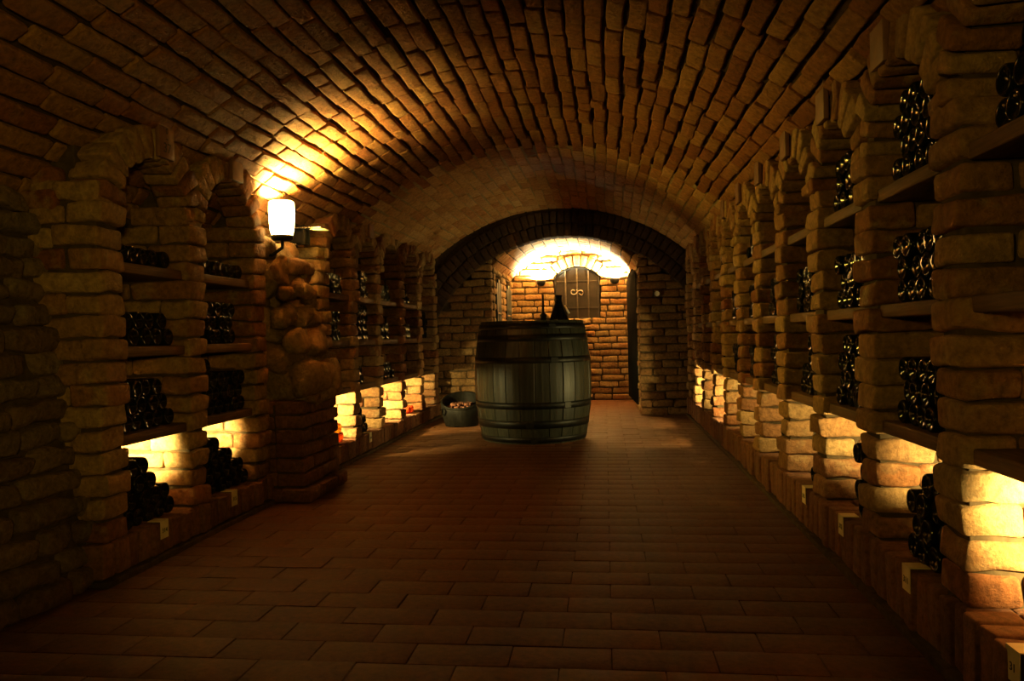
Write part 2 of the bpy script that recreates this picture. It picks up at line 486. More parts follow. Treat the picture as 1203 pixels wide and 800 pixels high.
# rings of dark bricks
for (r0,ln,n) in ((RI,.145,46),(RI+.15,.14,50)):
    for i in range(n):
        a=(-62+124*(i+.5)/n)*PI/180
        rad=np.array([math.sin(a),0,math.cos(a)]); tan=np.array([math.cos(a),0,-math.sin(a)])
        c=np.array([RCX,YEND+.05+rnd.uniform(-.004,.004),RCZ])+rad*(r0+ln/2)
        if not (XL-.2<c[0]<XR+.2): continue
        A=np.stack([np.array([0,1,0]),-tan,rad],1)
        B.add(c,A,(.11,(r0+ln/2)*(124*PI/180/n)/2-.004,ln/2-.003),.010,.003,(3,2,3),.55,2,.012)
P=np.array([[[RCX+r*math.sin(a),YEND-.035,RCZ+r*math.cos(a)] for a in np.linspace(-1.1,1.1,40)] for r in (RI+.012,RI+.32)]); B.grid(P,1)
P=np.array([[[RCX+r*math.sin(a),YEND+yy,RCZ+r*math.cos(a)] for a in np.linspace(-1.1,1.1,40)] for r,yy in ((RI+.012,-.035),(RI+.012,.16))]); B.grid(P,1)
# panel closing the rest up to the vault (above ring, both shoulders) and behind it down to the passage vault
xs=np.linspace(-2.3,1.3,60)
P=np.array([[[x,YEND-.02,max(ring_in(x)+.1,1.3)] for x in xs],[[x,YEND-.02,2.45] for x in xs]]); B.grid(P,1)
xs=np.linspace(PX0,PX1,40)
P=np.array([[[x,YEND+.15,pass_z(x)] for x in xs],[[x,YEND+.15,2.45] for x in xs]]); B.grid(P,1)
for (xa,xb) in ((-2.3,PX0),(PX1,1.3)):
    P=np.array([[[x,YEND+.16,1.0] for x in np.linspace(xa,xb,6)],[[x,YEND+.16,2.45] for x in np.linspace(xa,xb,6)]]); B.grid(P,1)
tag(B.build('wall_back',[M['pierend'],M['mortar'],M['ring']]),kind='structure')

# ------------------------------------------------------------------ end chamber
B=Bricks()
WX0,WX1,WZ0,WZS,WZT=-.667,-.057,1.08,1.655,1.80
WXC=(WX0+WX1)/2; hw=(WX1-WX0)/2; wr=(hw*hw+(WZT-WZS)**2)/(2*(WZT-WZS)); wcz=WZT-wr
def win_top(x): return wcz+math.sqrt(max(0,wr*wr-(x-WXC)**2))
z=0;k=0
while z<2.1:
    x=PX0-.1-(.14 if k%2 else 0); zc=z+CH/2
    while x<PX1+.08:
        L=.26+rnd.uniform(-.07,.04); x1=x+L
        segs=[(x,x1)]
        if zc>WZ0 and zc<WZT+.16:
            o0,o1=(WX0,WX1) if zc<WZS+.02 else (WXC-hw*1.12,WXC+hw*1.12)
            if zc>WZS+.1:
                hh=math.sqrt(max(0,(wr+.14)**2-(zc-wcz)**2)); o0,o1=WXC-hh,WXC+hh
            segs=[]
            if x<o0: segs.append((x,min(x1,o0)))
            if x1>o1: segs.append((max(x,o1),x1))
        for (a,b) in segs:
            if b-a>.035 and zc<pass_z((a+b)/2)+.12:
                B.add(((a+b)/2,YBACK+.06+rnd.uniform(-.006,.006),zc),AX_X,((b-a)/2-.006,.06,CH/2-.007),.016,.004,(4,2,2))
        x=x1
    z+=CH;k+=1
n=9; amax=math.asin(min(1,hw/wr))
for i in range(n):
    a=-amax*1.02+2.04*amax*(i+.5)/n
    rad=np.array([math.sin(a),0,math.cos(a)]); tan=np.array([math.cos(a),0,-math.sin(a)])
    c=np.array([WXC,YBACK+.055,wcz])+rad*(wr+.075)
    B.add(c,np.stack([np.array([0,1,0]),-tan,rad],1),(.065,(wr+.07)*2.04*amax/n/2-.006,.07),.01,.003,(2,2,3),.9)
B.cbox((PX0-.2,YBACK+.10,-.05),(PX1+.2,YBACK+.25,2.3))
for (lo,hi) in (((PX0-.2,YBACK+.018,-.02),(WX0-.02,YBACK+.12,2.2)),((WX1+.02,YBACK+.018,-.02),(PX1+.2,YBACK+.12,2.2)),((WX0-.05,YBACK+.018,-.02),(WX1+.05,YBACK+.12,WZ0-.02)),((WX0-.05,YBACK+.018,WZT+.02),(WX1+.05,YBACK+.12,2.2))):
    B.cbox(lo,hi)
tag(B.build('wall_far',[M['end'],M['mortar']]),kind='structure')

def chamber_side(s):
    B=Bricks(); X0=PX1 if s>0 else PX0
    opens=[(8.84,9.28),(9.74,10.30)] if s<0 else [(8.74,10.2)]
    z=0;k=0
    while z<1.74:
        y=YEND+.16-(.14 if k%2 else 0); zc=z+CH/2
        while y<YBACK:
            L=.27+rnd.uniform(-.05,.02); a,b=max(y,YEND+.155),min(y+L,YBACK)
            seg=[(a,b)]
            if .1<zc<1.58:
                for (o0,o1) in opens:
                    ns=[]
                    for (p,q) in seg:
                        if q<=o0 or p>=o1: ns.append((p,q)); continue
                        if p<o0: ns.append((p,o0))
                        if q>o1: ns.append((o1,q))
                    seg=ns
            for (p,q) in seg:
                if q-p>.03: B.add((X0+s*(.06+rnd.uniform(-.008,.006)),(p+q)/2,zc),AX_Y,((q-p)/2-.005,.06,CH/2-.006),.016,.004,(4,2,2))
            y+=L
        z+=CH;k+=1
    B.cbox((min(X0+s*.36,X0+s*.5),YEND+.16,-.02),(max(X0+s*.36,X0+s*.5),YBACK+.2,2.0))
    for (a,b) in [(YEND+.16,opens[0][0])]+[(opens[i][1],opens[i+1][0]) for i in range(len(opens)-1)]+[(opens[-1][1],YBACK+.1)]:
        B.cbox((min(X0+s*.018,X0+s*.38),a+.012,-.02),(max(X0+s*.018,X0+s*.38),b-.012,1.75))
    B.cbox((min(X0+s*.018,X0+s*.38),YEND+.16,1.60),(max(X0+s*.018,X0+s*.38),YBACK+.1,1.76))
    B.cbox((min(X0+s*.018,X0+s*.38),YEND+.16,-.02),(max(X0+s*.018,X0+s*.38),YBACK+.1,.085))
    return B.build('wall_chamber_right' if s>0 else 'wall_chamber_left',[M['end'],M['mortar']])
tag(chamber_side(1),kind='structure'); tag(chamber_side(-1),kind='structure')
B=Bricks(); am=math.asin(.83/PVR); NCv=14
for i in range(NCv):
    t=-am+2*am*(i+.5)/NCv
    y=YEND+.12-(.1 if i%2 else 0)
    while y<YBACK+.1:
        L=.25+rnd.uniform(-.04,.03)
        rad=np.array([math.sin(t),0,math.cos(t)]); tan=np.array([math.cos(t),0,-math.sin(t)])
        B.add(np.array([PCX,y+L/2,PVZ])+rad*(PVR+.03),np.stack([np.array([0,1,0]),-tan,rad],1),(L/2-.005,PVR*am/NCv-.006,.03),.008,.002,(3,3,2))
        y+=L
P=np.array([[[PCX+(PVR+.012)*math.sin(t),y,PVZ+(PVR+.012)*math.cos(t)] for t in np.linspace(-am-.1,am+.1,30)] for y in (YEND+.1,YBACK+.2)]); B.grid(P,1)
P=P.copy(); P[:,:,2]+=.1; B.grid(P,1)
tag(B.build('ceiling_chamber',[M['vault_far'],M['mortar']]),kind='structure')

# ------------------------------------------------------------------ stone pillar under the lamp
pil=empty('stone_pillar',(-1.74,4.35,0),'rough fieldstone pillar on a brick base below the glowing wall lamp','pillar')
B=Bricks(); z=0;k=0
while z<.54:
    ch=.08; pr=.04 if z<.075 else .0
    xb=-1.66+pr-.02*z/.56; ya=4.075-pr*.6+.02*z/.56; yb=4.655
    cuts=[ya,ya+.30,yb] if k%2 else [ya,ya+.16,ya+.44,yb]
    for i in range(len(cuts)-1):
        a,b=cuts[i],cuts[i+1]
        B.add((xb-.08+rnd.uniform(-.004,.004),(a+b)/2,z+ch/2),AX_Y,((b-a)/2-.003,.08,ch/2-.004),.010,.003,(4,2,2))
    x=xb-.163
    B.add((x-.11,ya+.07,z+ch/2),AX_X,(.11,.07,ch/2-.004),.012,.003,(3,2,2))
    z+=ch;k+=1
B.cbox((-2.06,4.10,0),(-1.69,4.645,.535))
o=B.build('base',[M['plinth'],M['mortar']],pil,(1.74,-4.35,0))
B=Bricks()
STONES=[(-1.93,1.42,.11,.12),(-1.91,1.245,.12,.21),(-1.82,1.034,.09,.10),(-1.905,.93,.12,.11),(-1.74,.894,.11,.13),(-1.805,.796,.135,.14),
 (-1.925,.80,.11,.12),(-1.825,.662,.20,.20),(-1.69,.675,.12,.18),(-1.955,.69,.09,.18),(-1.83,1.33,.06,.08),(-1.835,1.26,.06,.08),(-1.815,1.165,.07,.09),
 (-1.945,1.03,.10,.12),(-1.94,.585,.16,.09),(-1.71,.565,.13,.06),(-1.99,1.12,.09,.11),(-2.0,1.32,.09,.14),(-1.79,.575,.10,.06)]
for (x,z,w,h) in STONES:
    for yy in (4.22,4.40,4.56):
        back=yy>4.25
        dx=(.03 if yy==4.40 else .0)+rnd.uniform(-.03,.02) if back else 0
        dz=rnd.uniform(-.03,.03) if back else 0
        hy=rnd.uniform(.075,.10)
        B.add((x+dx,yy+rnd.uniform(-.03,.02),z+dz),AX_X,(w*.53,hy,h*.53),min(w,h,.16)*.42,.010,(4,4,4),0,0,.22,k=16)
B.cbox((-2.09,4.24,.5),(-1.96,4.60,1.34))
o=B.build('rubble',[M['stone'],M['mortar']],pil,(1.74,-4.35,0))

# ------------------------------------------------------------------ wall lamp and floodlight
LX,LY=-1.812,4.20
lamp=empty('wall_lamp',(LX,LY,1.475),'glowing frosted glass cylinder wall lamp above the stone pillar','lamp')
b=MB(); b.lathe([(.058,.02),(.066,.05),(.070,.10),(.072,.16),(.070,.205),(.062,.212),(.060,.205),(.062,.16),(.060,.10),(.056,.05),(.05,.03)],28)
b.build('lamp_shade',M['lamp'],lamp)
b=MB(); b.lathe([(.0,-.012),(.05,-.012),(.062,.0),(.064,.018),(.05,.02),(0,.02)],24); b.tube([(0,0,-.01),(0,0,-.05),(-.06,0,-.09),(-.16,0,-.09)],.010)
b.build('bracket',M['iron'],lamp)
b=MB(); b.lathe([(0,0),(.05,0),(.05,.012),(0,.014)],20,Matrix.Translation((-.165,0,-.09))@Matrix.Rotation(PI/2,4,'Y')); b.build('wall_plate',M['iron'],lamp)
fl=empty('floodlight',(-1.885,4.72,1.555),'small black floodlight with bright metal edge beside the glowing wall lamp','light')
Rf=Matrix.Rotation(-.35,3,'Y')
b=MB(); b.box((-.045,0,-.005),(.045,.035,.045),None,.010); b.box((.004,0,-.048),(.012,.042,.005),None,.002); b.box((.004,-.04,-.0),(.012,.004,.045),None,.002); b.box((.004,.04,-.0),(.012,.004,.045),None,.002); b.build('housing',M['bars'],fl)
b=MB(); b.box((.030,0,.046),(.105,.075,.004),None,.002); b.build('visor',M['silver'],fl)
b=MB(); b.box((-.075,-.02,-.045),(.03,.012,.008),None,.003); b.tube([(-.05,.0,-.03),(-.06,.05,-.05),(-.06,.11,-.05)],.009); b.build('mount',M['silver'],fl)

# ------------------------------------------------------------------ shelves
ORD=['first','second','third','fourth','fifth','sixth','seventh','eighth','ninth','tenth','eleventh','twelfth']
LVL=['lowest','middle','top']
def where(s,i):
    return ORD[i]+' '+('right' if s>0 else 'left')+' niche'
tmpl={}
def shelf_mesh(L):
    b=MB(); b.box((0,0,0),(.155,L/2-.002,.021),None,.006); return b
for s in (1,-1):
    d=SIDES[s]
    for i,(ya,yb) in enumerate(NICHES[s]):
        for j,zt in enumerate(d['shelf']):
            b=shelf_mesh(yb-ya+.016)
            o=b.build('shelf_board',M['wood'],None,(d['x']+s*(.028+.155+rnd.uniform(-.004,.006)),(ya+yb)/2,zt-.021))
            tag(o,'brown wooden shelf board, %s of three in the %s from the camera'%(LVL[j],where(s,i)),'shelf','wooden shelf boards across the brick niches')

# ------------------------------------------------------------------ bottles
def bottle_mesh(name,n=20,scale=1):
    b=MB()
    prof=[(0,.011),(.012,.009),(.022,.004),(.029,.0008),(.033,0),(.0362,.003),(.0375,.010),(.0375,.17),(.0372,.185),(.034,.205),(.026,.222),(.0185,.235),(.0150,.250),(.0145,.285),(.0162,.286),(.0162,.296),(.0140,.298),(0,.298)]
    b.lathe(prof,n); return b.mesh(name)
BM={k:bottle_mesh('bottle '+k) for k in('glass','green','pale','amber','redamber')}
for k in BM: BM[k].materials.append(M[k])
BMl=bottle_mesh('bottle plain',12); BMl.materials.append(M['glass'])
# rows are listed from the shelf up; rows lean on the near side of each niche
STACK={
 1:{0:{3:[5,4,3,2]},
    1:{3:[5,4,5,4],2:[5,4,5],1:[5,4,5],0:[4,3,4,2,1]},
    2:{3:[5,4,5],2:[5,4,5],1:[5,4,5,4],0:[2,2,2,2]},
    3:{2:[5,4,5],1:[5,4,3,2],0:[3,2,1]},
    4:{2:[5,4,5],1:[5,4,5,4],0:[2,2,2]},
    5:{3:[5,4],2:[5,4,5],1:[5,4,5]},
    6:{3:[5,4,5],2:[5,4,5],1:[5,4,5]},
    7:{3:[4,3],2:[4,3],1:[4,3,4]},
    8:{2:[4,3],1:[4,3]},9:{2:[4,3],1:[4,3]}},
 -1:{0:{3:[5],2:[6,5],1:[6,5,4],0:[6,5,3,2]},
    1:{3:[6],2:[5,4,5],1:[6,5,6,1],0:[6,5,4,2]},
    2:{3:[5,4],2:[4,3,4],1:[4,3,4],0:'amber'},
    3:{3:[5,4,5],2:[5,4,5,4],1:[3,2],0:[4,3,2]},
    4:{3:[5,4],2:[5,4],1:[6,5,2]},
    5:{3:[5,3],2:[5,4],0:'red'},
    6:{2:[5,4,5,4],0:[3,2]}}}
spots=[]
for s in STACK:
    d=SIDES[s]
    for ni,levels in STACK[s].items():
        ya,yb=NICHES[s][ni]
        for lv,rows in levels.items():
            if isinstance(rows,str): continue
            zf=d['hp'] if lv==0 else d['shelf'][lv-1]
            maxn=int((yb-ya-.012)/.0765)
            for r,cnt in enumerate(rows):
                off=.0383*(r%2)
                for i in range(cnt):
                    if i>= (maxn if r%2==0 else maxn-1): continue
                    y=ya+.008+.038+i*.0767+off
                    z=zf+.0385+r*.0668
                    spots.append((s,ni,lv,r,cnt,i,y,z))
spots.sort(key=lambda t:t[6])
NIND=300
LV=['plinth ledge','lowest shelf','middle shelf','top shelf']
def bottle_matrix(s,y,z):
    a=rnd.uniform(0,6.28)
    R=Matrix.Rotation(s*PI/2,4,'Y')@Matrix.Rotation(a,4,'Z')
    x=SIDES[s]['x']+s*(.050+rnd.uniform(-.008,.010))
    return Matrix.Translation((x,y,z))@R
rest=MB(); proto_v=[tuple(v.co) for v in BMl.vertices]; proto_f=[tuple(p.vertices) for p in BMl.polygons]
for n,(s,ni,lv,r,cnt,i,y,z) in enumerate(spots):
    Mx=bottle_matrix(s,y,z)
    pale=s<0 and ni in(2,3) and lv==3  # top-shelf bottles that carry the painted reflection colour
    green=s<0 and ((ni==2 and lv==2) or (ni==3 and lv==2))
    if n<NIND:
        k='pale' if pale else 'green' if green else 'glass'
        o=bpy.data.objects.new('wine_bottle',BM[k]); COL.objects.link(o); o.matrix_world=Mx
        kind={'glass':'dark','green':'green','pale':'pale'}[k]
        rname='bottom row' if r==0 else ORD[r]+' row'
        fe=cnt-1-i
        ends='last' if fe==0 else ORD[fe]
        ends='at the far end' if fe==0 else ORD[fe]+' from far end'
        tag(o,'%s wine bottle %s, %s, %s of %s'%(kind,ends,rname,LV[lv],where(s,ni)),'bottle','wine bottles on the %s of the %s'%(LV[lv],where(s,ni)))
    else:
        rest.add([Mx@Vector(v) for v in proto_v],proto_f,True)
o=rest.build('distant_bottles',M['glass'])
tag(o,'many small dark wine bottles lying in the far niches toward the end wall','bottles',None,'stuff')
# amber bottles glowing in front of the niche lights
for (ni,k,lab) in ((2,'amber','amber'),(5,'redamber','orange red')):
    ya,yb=NICHES[-1][ni]
    pts=[(.30,0,.0),(.22,0,.01),(.298,1,.0),(.14,0,.0)] if ni==2 else [(.40,0,0),(.32,0,.01)]
    for q,(dy,r,dx) in enumerate(pts):
        if ni==2: kk=('redamber','amber','amber','amber')[q]
        else: kk=k
        o=bpy.data.objects.new('amber_bottle',BM[kk]); COL.objects.link(o)
        o.matrix_world=Matrix.Translation((XL-.05-dx,ya+dy-(.038 if r else 0)+(0 if ni==2 else 0),SIDES[-1]['hp']+.0385+r*.0668))@Matrix.Rotation(-PI/2,4,'Y')
        nm=['second','third','upper','fourth'] if ni==2 else ['farther','nearer']
        tag(o,'%s glass bottle, %s on the ledge of the %s'%({'amber':'golden','redamber':'orange red'}[kk],nm[q],where(-1,ni)),'bottle','amber bottles on the left ledge')

# ------------------------------------------------------------------ barrel
bar=empty('barrel',(-.634,6.70,0),'large dark oak wine barrel with iron hoops standing on the tiled floor','barrel')
H=1.015
def br(z): t=(z-H/2)/(H/2); return .445+.062*(1-t*t)
NS=26; vs=[]; fs=[]; angs=[]
for i in range(NS):
    w=2*PI/NS; a=i*w
    angs += [(a+w*.012,1),(a+w*.05,0),(a+w*.5,0),(a+w*.95,0),(a+w*.988,1)]
zs=np.linspace(0,H,25)
prof=[(br(z),z) for z in zs]+[(br(H)-.025,H),(br(H)-.030,H-.045)]
na=len(angs); hr=[rnd.uniform(-.0012,.0012) for _ in range(NS)]
b=MB()
for (r,z) in prof:
    for q,(a,gv) in enumerate(angs):
        rr=r-(.005 if gv else 0)+hr[q//5]; vs.append((rr*math.cos(a),rr*math.sin(a),z))
for i in range(len(prof)-1):
    for q in range(na): fs.append((i*na+q,i*na+(q+1)%na,(i+1)*na+(q+1)%na,(i+1)*na+q))
fs.append(tuple(range(na-1,-1,-1)))
b.add(vs,fs,False); b.build('staves',M['cask'],bar)
b=MB()
for i in range(7):
    x0=-.41+i*.117; x1=x0+.113
    ym=lambda x: math.sqrt(max(.0001,.412**2-x*x))
    pts=[]; n=6
    for j in range(n+1):
        x=x0+(x1-x0)*j/n; pts.append((x,ym(max(-.411,min(.411,x)))))
    top=[(x,y,H-.025) for x,y in pts]+[(x,-y,H-.025) for x,y in reversed(pts)]
    bot=[(x,y,z-.02) for x,y,z in top]; m=len(top)
    b.add(top+bot,[tuple(range(m))]+[(j,(j+1)%m,m+(j+1)%m,m+j) for j in range(m)])
b.build('barrel_head',M['cask'],bar)
for (z0,z1) in ((.945,.99),(.845,.90),(.665,.715),(.29,.345),(.13,.195),(.012,.058)):
    b=MB(); e=.0045
    b.lathe([(br(z0)-.003,z0),(br(z0)+e,z0),(br((z0+z1)/2)+e,(z0+z1)/2),(br(z1)+e,z1),(br(z1)-.003,z1)],72)
    b.box((0,-br((z0+z1)/2)-.004,(z0+z1)/2),(.03,.003,(z1-z0)/2-.004))
    h=b.build('hoop',M['hoop'],bar)
    h.rotation_euler=(0,0,rnd.uniform(-1.2,1.2))
# things on the barrel head
hz=H-.025
jug=empty('glass_jug',(-.40,6.80,hz),'dark conical jug with narrow neck and bright streak on the barrel top','jug')
b=MB(); b.lathe([(0,0),(.078,0),(.086,.012),(.082,.04),(.062,.11),(.036,.17),(.026,.20),(.026,.235),(.034,.25),(.028,.25),(.02,.235),(0,.225)],28); b.build('body',M['glass'],jug)
b=MB(); b.tube([(.052,-.012,.160),(.090,-.012,.085)],.008,10,True,[.006,.010]); b.build('added_glint',M['white'],jug)  # added white tube imitating the highlight along the jug's edge
cs=empty('candlestick',(-.54,6.80,hz),'slim dark candlestick with stubby base beside the conical jug on barrel','candlestick')
b=MB(); b.lathe([(0,0),(.05,0),(.052,.01),(.03,.03),(.026,.06),(.034,.075),(.012,.10),(.011,.15),(.02,.155),(.02,.165),(0,.166)],20); b.build('holder',M['iron'],cs)
b=MB(); b.lathe([(.010,.165),(.010,.255),(.004,.26),(0,.262)],12); b.build('candle',M['iron'],cs)

# ------------------------------------------------------------------ basket with corks
bk=empty('basket',(-1.45,7.63,0),'round dark wicker basket of corks on the floor beside the barrel','basket')
Rb=.20
b=MB()
def rim(t): return .25+.07*math.sin(t)        # higher at the back
n=44; rows=14
vs=[];fs=[]
for i in range(rows+1):
    f=i/rows
    for k in range(n):
        t=2*PI*k/n; z=f*rim(t); r=Rb*(.80+.20*math.sin(PI*min(1,f*1.0)*.62))*(1+.018*((i+k)%2))
        vs.append((r*math.cos(t),r*math.sin(t),z))
for i in range(rows):
    for k in range(n): fs.append((i*n+k,i*n+(k+1)%n,(i+1)*n+(k+1)%n,(i+1)*n+k))
m0=len(vs)
for i in range(rows+1):
    f=1-i/rows
    for k in range(n):
        t=2*PI*k/n; z=max(.015,f*rim(t)); r=Rb*(.80+.20*math.sin(PI*f*.62))-.014
        vs.append((r*math.cos(t),r*math.sin(t),z))
for i in range(rows):
    for k in range(n): fs.append((m0+i*n+k,m0+i*n+(k+1)%n,m0+(i+1)*n+(k+1)%n,m0+(i+1)*n+k))
fs.append(tuple(range(n-1,-1,-1))); fs.append(tuple(m0+rows*n+k for k in range(n)))
b.add(vs,fs,True); b.build('weave',M['wicker'],bk)
b=MB(); b.tube([(Rb*.985*math.cos(2*PI*k/40),Rb*.985*math.sin(2*PI*k/40),rim(2*PI*k/40)) for k in range(41)],.013,8,False); b.build('rim',M['wicker'],bk)
b=MB(); b.lathe([(.03,0),(.034,.004),(.034,.012),(.03,.016)],16,Matrix.Translation((-.145,-.135,.15))@Matrix.Rotation(-.75,4,'Z')@Matrix.Rotation(PI/2,4,'X')); b.build('ring_handle',M['hoop'],bk)
cm=MB(); cm.lathe([(0,-.022),(.0105,-.022),(.012,-.020),(.012,.020),(.0105,.022),(0,.022)],12); cme=cm.mesh('cork'); cme.materials.append(M['cork'])
for ly,(rm,tries) in enumerate(((.135,1500),(.115,1200))):
    got=[]
    for _ in range(tries):
        r=math.sqrt(rnd.random())*rm; t=rnd.uniform(0,6.28); p=(r*math.cos(t),r*math.sin(t))
        if all((p[0]-g[0])**2+(p[1]-g[1])**2>.044**2 for g in got): got.append(p)
    for p in got:
        o=bpy.data.objects.new('cork',cme); COL.objects.link(o)
        o.location=(-1.45+p[0],7.63+p[1],.188+.028*ly); o.rotation_euler=(PI/2+rnd.uniform(-.15,.15),0,rnd.uniform(0,6.28)); o.scale=(1.12,)*3
        tag(o,'small reddish brown cork in the heap filling the wicker basket','cork','corks heaped in the basket')
b=MB(); b.lathe([(0,.16),(.12,.163),(.165,.158)],24); 
o=b.build('liner',M['cork'],bk)

# ------------------------------------------------------------------ iron shutter in the far wall
sh=empty('iron_shutter',(WXC,YBACK,WZ0),'arched dark iron shutter with scroll ornaments in the bright far wall','shutter')
def arc(inset,y,n=14):
    pts=[(-hw+inset,WZ0-WZ0+inset),(hw-inset,inset)]
    for i in range(n+1):
        x=(hw-inset)*(1-2*i/n); pts.append((x,win_top(WXC+x*.999)-WZ0-inset))
    return [(x,y,z) for x,z in pts]
b=MB(); f=arc(.004,.035); k_=arc(.004,.06); m=len(f)
b.add(f+k_,[tuple(range(m)),tuple(m+i for i in reversed(range(m)))]+[(i,(i+1)%m,m+(i+1)%m,m+i) for i in range(m)])
b.build('plate',M['plate'],sh)
b=MB(); pts=arc(.014,.028); b.tube(pts+[pts[0]],.012,8,False); b.build('frame',M['iron'],sh)
for x in (-.155,.0,.15):
    b=MB(); b.box((x,.028,(win_top(WXC+x)-WZ0)/2),(.009,.007,(win_top(WXC+x)-WZ0)/2-.015),None,.003); b.build('bar',M['strap'],sh)
for z in (.16,.52):
    b=MB(); b.box((0,.031,z),(hw-.02,.005,.010),None,.002); b.build('rail',M['plate'],sh)
for sx,zc in ((-1,.385),(1,.36)):
    pts=[]
    for i in range(22):
        t=i/21*2.2*PI; r=.014+.038*(i/21); pts.append((sx*(.05)+sx*-r*math.cos(t)*1.0,.018,zc+r*math.sin(t)*(1 if sx<0 else -1)))
    b=MB(); b.tube(pts,.006,8); b.build('scroll',M['silver'],sh)

# ------------------------------------------------------------------ sconces on the far wall
def sconce(x,z,lab):
    e=empty('wall_sconce',(x,YBACK,z),lab,'light','uplighters on the far wall')
    b=MB(); b.lathe([(0,-.055),(.03,-.052),(.055,-.03),(.066,.0),(.066,.028),(.058,.028),(.058,0),(.048,-.026),(0,-.045)],20,Matrix.Translation((0,-.075,0))); b.build('bowl',M['iron'],e)
    b=MB(); b.box((0,-.005,-.005),(.03,.006,.04),None,.003); b.build('wall_plate',M['iron'],e)
sconce(-.84,1.60,'dark bowl shaped uplighter on the far wall, just left of the iron shutter')
sconce(.14,1.60,'dark bowl shaped uplighter on the far wall, right of the iron shutter')

# ------------------------------------------------------------------ gates of the end chamber
def gate(name,x,ya,yb,z0,z1,lab,nb,mat,ang=0,piv=None):
    e=empty(name,(x,ya,z0),lab,'gate'); L=yb-ya; Hh=z1-z0
    w=L/nb
    for i in range(nb):
        y=w*(i+.5); t=(y-L/2)/(L/2); h=Hh-.10*t*t
        b=MB()
        if nb>6: b.tube([(0,y,0),(0,y,h-.03),(0,y,h)],.011,10,True,[.011,.011,.003]); b.build('bar',mat,e)
        else: b.box((0,y,h/2),(.012,w/2-.012,h/2),None,.008); b.build('slat',mat,e)
    for zz in (.28,.72):
        b=MB(); b.tube([(.022,0.01,Hh*zz),(.022,L-.01,Hh*zz)],.009,8); b.build('rail',M['silver'] if zz>.7 else M['iron'],e)
    e.rotation_euler=(0,0,ang); return e
gate('iron_gate',PX0-.01,8.86,9.26,.1,1.56,'narrow blue grey iron gate in the chamber left side, nearer one',3,M['slate'])
gate('iron_gate',PX0-.01,9.77,10.28,.1,1.55,'blue grey iron gate in the chamber left side, nearest the far wall',4,M['slate'])
gate('iron_gate',PX1-.005,8.75,10.15,.08,1.66,'tall dark barred iron gate standing ajar on the right of the chamber',9,M['bars'],.045)

# round fixture on the right end pier
rf=empty('wall_dial',(.565,YEND-.005,1.31),'small round pale dial on the brick pier right of the passage','dial')
b=MB(); Rm=Matrix.Rotation(PI/2,4,'X'); b.lathe([(.034,0),(.036,.012),(.030,.016),(.027,.012)],28,Rm); b.build('rim',M['silver'],rf)
b=MB(); b.lathe([(0,.010),(.028,.010)],28,Rm); b.build('face',M['white'],rf)

# ------------------------------------------------------------------ lettering
def text_mesh(body,size):
    c=bpy.data.curves.new('t','FONT'); c.body=body; c.size=size; c.extrude=.0006; c.align_x='CENTER'; c.align_y='CENTER'
    o=bpy.data.objects.new('t',c); COL.objects.link(o)
    dg=bpy.context.evaluated_depsgraph_get(); me=bpy.data.meshes.new_from_object(o.evaluated_get(dg))
    bpy.data.objects.remove(o); return me
def facing(s):   # text plane rotated so that it reads from the corridor
    return (PI/2,0,-PI/2) if s>0 else (PI/2,0,PI/2)
def card(s,y,txt,lab,w=.056,h=.072):
    d=SIDES[s]; e=empty('shelf_tag',(d['x'],y,d['hp']),lab,'tag','paper tags on the plinths')
    b=MB(); b.box((-s*.008,0,-h/2+.004),(.0012,w/2,h/2)); b.box((s*.020,0,.0052),(.029,w/2,.0012)); b.build('card',M['paper'],e)
    me=text_mesh(txt,.026); me.materials.append(M['ink'])
    t=link('number',me,e,(-s*.0098,0,-h*.5)); t.rotation_euler=facing(s)
card(-1,3.0,'314','folded paper tag on the plinth edge below the first left niche')
card(-1,3.61,'315','folded paper tag on the plinth edge below the second left niche')
card(-1,5.84,'318','folded paper tag on the plinth edge below the fourth left niche')
card(1,1.76,'31','folded paper tag on the plinth at the lower right corner')
card(1,2.35,'311','folded paper tag on the plinth below the second right niche')
card(1,2.975,'312','folded paper tag on the plinth below the third right niche')
card(1,3.51,'313','folded paper tag on the plinth below the fourth right niche')
def plaque(s,i,lines=None):
    d=SIDES[s]; ya,yb=NICHES[s][i]; R=(yb-ya)/2
    e=empty('number_plaque',(d['x']-s*.020,(ya+yb)/2+(.05 if s>0 else .03),d['spring']+R+.08),'terracotta number plaque at the crown of the %s'%where(s,i),'plaque','number plaques on the niche arches')
    b=MB(); b.box((0,0,0),(.010,.056,.072),None,.003); b.build('tile',M['plaque'],e)
    if lines:
        for (tx,sz,dz) in lines:
            me=text_mesh(tx,sz); me.materials.append(M['ink']); t=link('number',me,e,(-s*.0108,0,dz)); t.rotation_euler=facing(s)
plaque(-1,0,[('0',.035,.042),('-',.05,.012),('37',.058,-.03)])
plaque(-1,1); plaque(-1,3)
for i in range(1,7): plaque(1,i)
# dark stamp on the lowest shelf nearest the camera
for o in bpy.data.objects:
    if o.name.startswith('shelf_board') and 'lowest of three in the first right' in o.get('label',''):
        me=text_mesh('K1',.034); me.materials.append(M['ink']); t=link('stamp',me,o,(-.1565,1.755-o.location.y,-.001)); t.rotation_euler=facing(1)

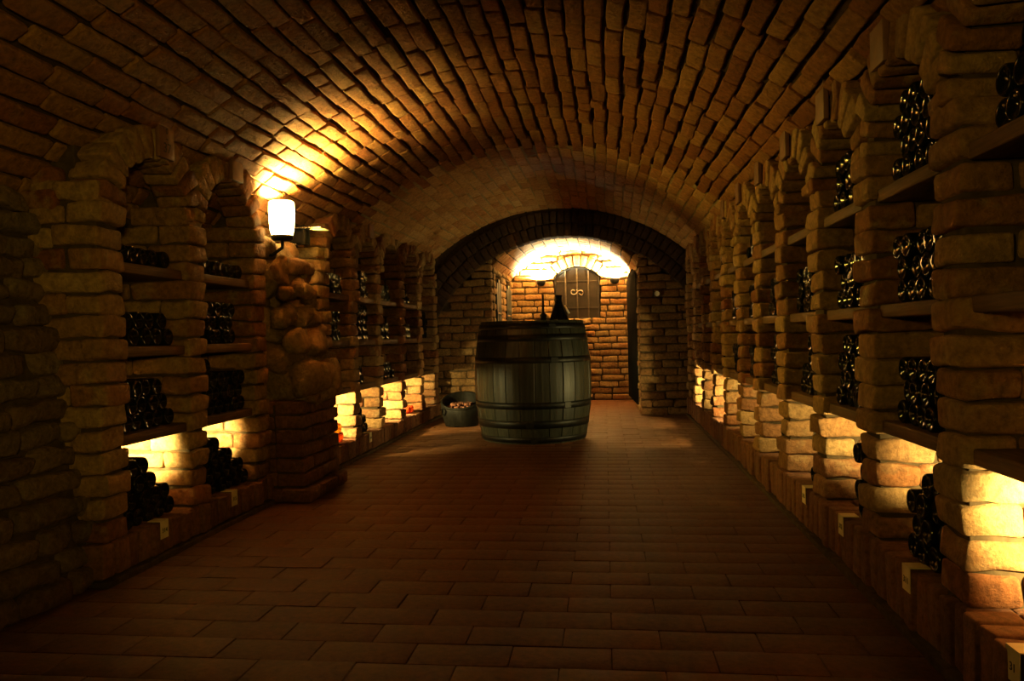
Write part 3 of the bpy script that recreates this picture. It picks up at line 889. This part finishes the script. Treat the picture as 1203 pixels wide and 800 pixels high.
# ------------------------------------------------------------------ lights
def light(name,kind,loc,power,col,size=.03,rot=None,sy=None,spread=None):
    l=bpy.data.lights.new(name,kind); l.energy=power; l.color=col
    if kind=='AREA':
        l.size=size
        if sy: l.shape='RECTANGLE'; l.size_y=sy
        if spread: l.spread=spread
    else: l.shadow_soft_size=size
    o=bpy.data.objects.new(name,l); COL.objects.link(o); o.location=loc
    if rot: o.rotation_euler=rot
    return o
WARM=(1,.77,.27); LAMPC=(1,.66,.085)
RN=[80,17,13,6,4.5,4.5,7,30,9,34]
LN=[75,58,50,13,50,42,9]
for s,pw in ((1,RN),(-1,LN)):
    d=SIDES[s]
    for i,p in enumerate(pw):
        ya,yb=NICHES[s][i]
        nl=light('niche_light','SPOT',(d['x']+s*.325,ya+.07,d['shelf'][0]-.075),p*3.6,WARM,.02)
        nl.data.spot_size=math.radians(100); nl.data.spot_blend=.6
        if (s>0 and i in(7,9)) or (s<0 and i==5):
            # lamps standing lower and further forward, open towards the corridor
            nl.location=(d['x']+s*.19,ya+.07,.37); nl.data.spot_size=math.radians(150); nl.data.energy=p*(1.7 if s>0 else 1.5)
            nl.rotation_euler=Vector((s*-.55,1,.18)).to_track_quat('-Z','Y').to_euler(); continue
        if i<2:
            nl.data.spot_size=math.radians(92 if s>0 else 84 if i==0 else 66)
            nl.rotation_euler=Vector((s*(.08 if i==0 else .05),1,-.12)).to_track_quat('-Z','Y').to_euler(); continue
        nl.rotation_euler=Vector((s*-.12,1,-.16)).to_track_quat('-Z','Y').to_euler()
for x in (-.84,.14): light('sconce_light','POINT',(x,YBACK-.075,1.603),1000,(1,.88,.50),.018)
light('gate_light','POINT',(PX1+.16,8.86,.45),3,WARM,.03)
light('lamp_light','POINT',(LX,LY,1.475+.150),760,(1,.71,.18),.034)
sp=light('flood_light','SPOT',(-1.865,4.72,1.557),130,LAMPC,.03)
sp.data.spot_size=math.radians(88); sp.data.spot_blend=.6
sp.rotation_euler=Vector((math.cos(-.05)*math.cos(.10),math.sin(-.05)*math.cos(.10),math.sin(.10))).to_track_quat('-Z','Y').to_euler()
def aim(o,tgt,deg,blend):
    o.data.spot_size=math.radians(deg); o.data.spot_blend=blend
    o.rotation_euler=(Vector(tgt)-o.location).to_track_quat('-Z','Y').to_euler()
aim(light('fill_light','SPOT',(.55,-.9,1.15),125,LAMPC,.12),(-2.0,2.75,1.35),46,1)  # added unseen fill spot, brightens the near left pier
aim(light('fill_light','SPOT',(-1.4,-1.2,1.35),95,LAMPC,.12),(1.1,3.0,1.35),44,1)  # second added spot out of view, lifts the right jambs
w=bpy.data.worlds.new('world'); scene.world=w; w.use_nodes=True
w.node_tree.nodes['Background'].inputs[0].default_value=(.001,.0008,.0005,1); w.node_tree.nodes['Background'].inputs[1].default_value=1

# ------------------------------------------------------------------ camera
cam=bpy.data.cameras.new('camera'); co=bpy.data.objects.new('camera',cam); COL.objects.link(co)
cam.sensor_width=36; cam.lens=905/1203*36; cam.clip_start=.02
yaw=math.atan(109.5/905); pitch=math.radians(-.42); roll=math.radians(-1.25)
co.matrix_world=Matrix.Translation((0,0,CAM_H))@Matrix.Rotation(yaw,4,'Z')@Matrix.Rotation(PI/2+pitch,4,'X')@Matrix.Rotation(roll,4,'Z')
scene.camera=co
scene.view_settings.view_transform='Standard'; scene.view_settings.look='None'
scene.view_settings.exposure=0.0; scene.view_settings.gamma=1; scene.view_settings.use_curve_mapping=False
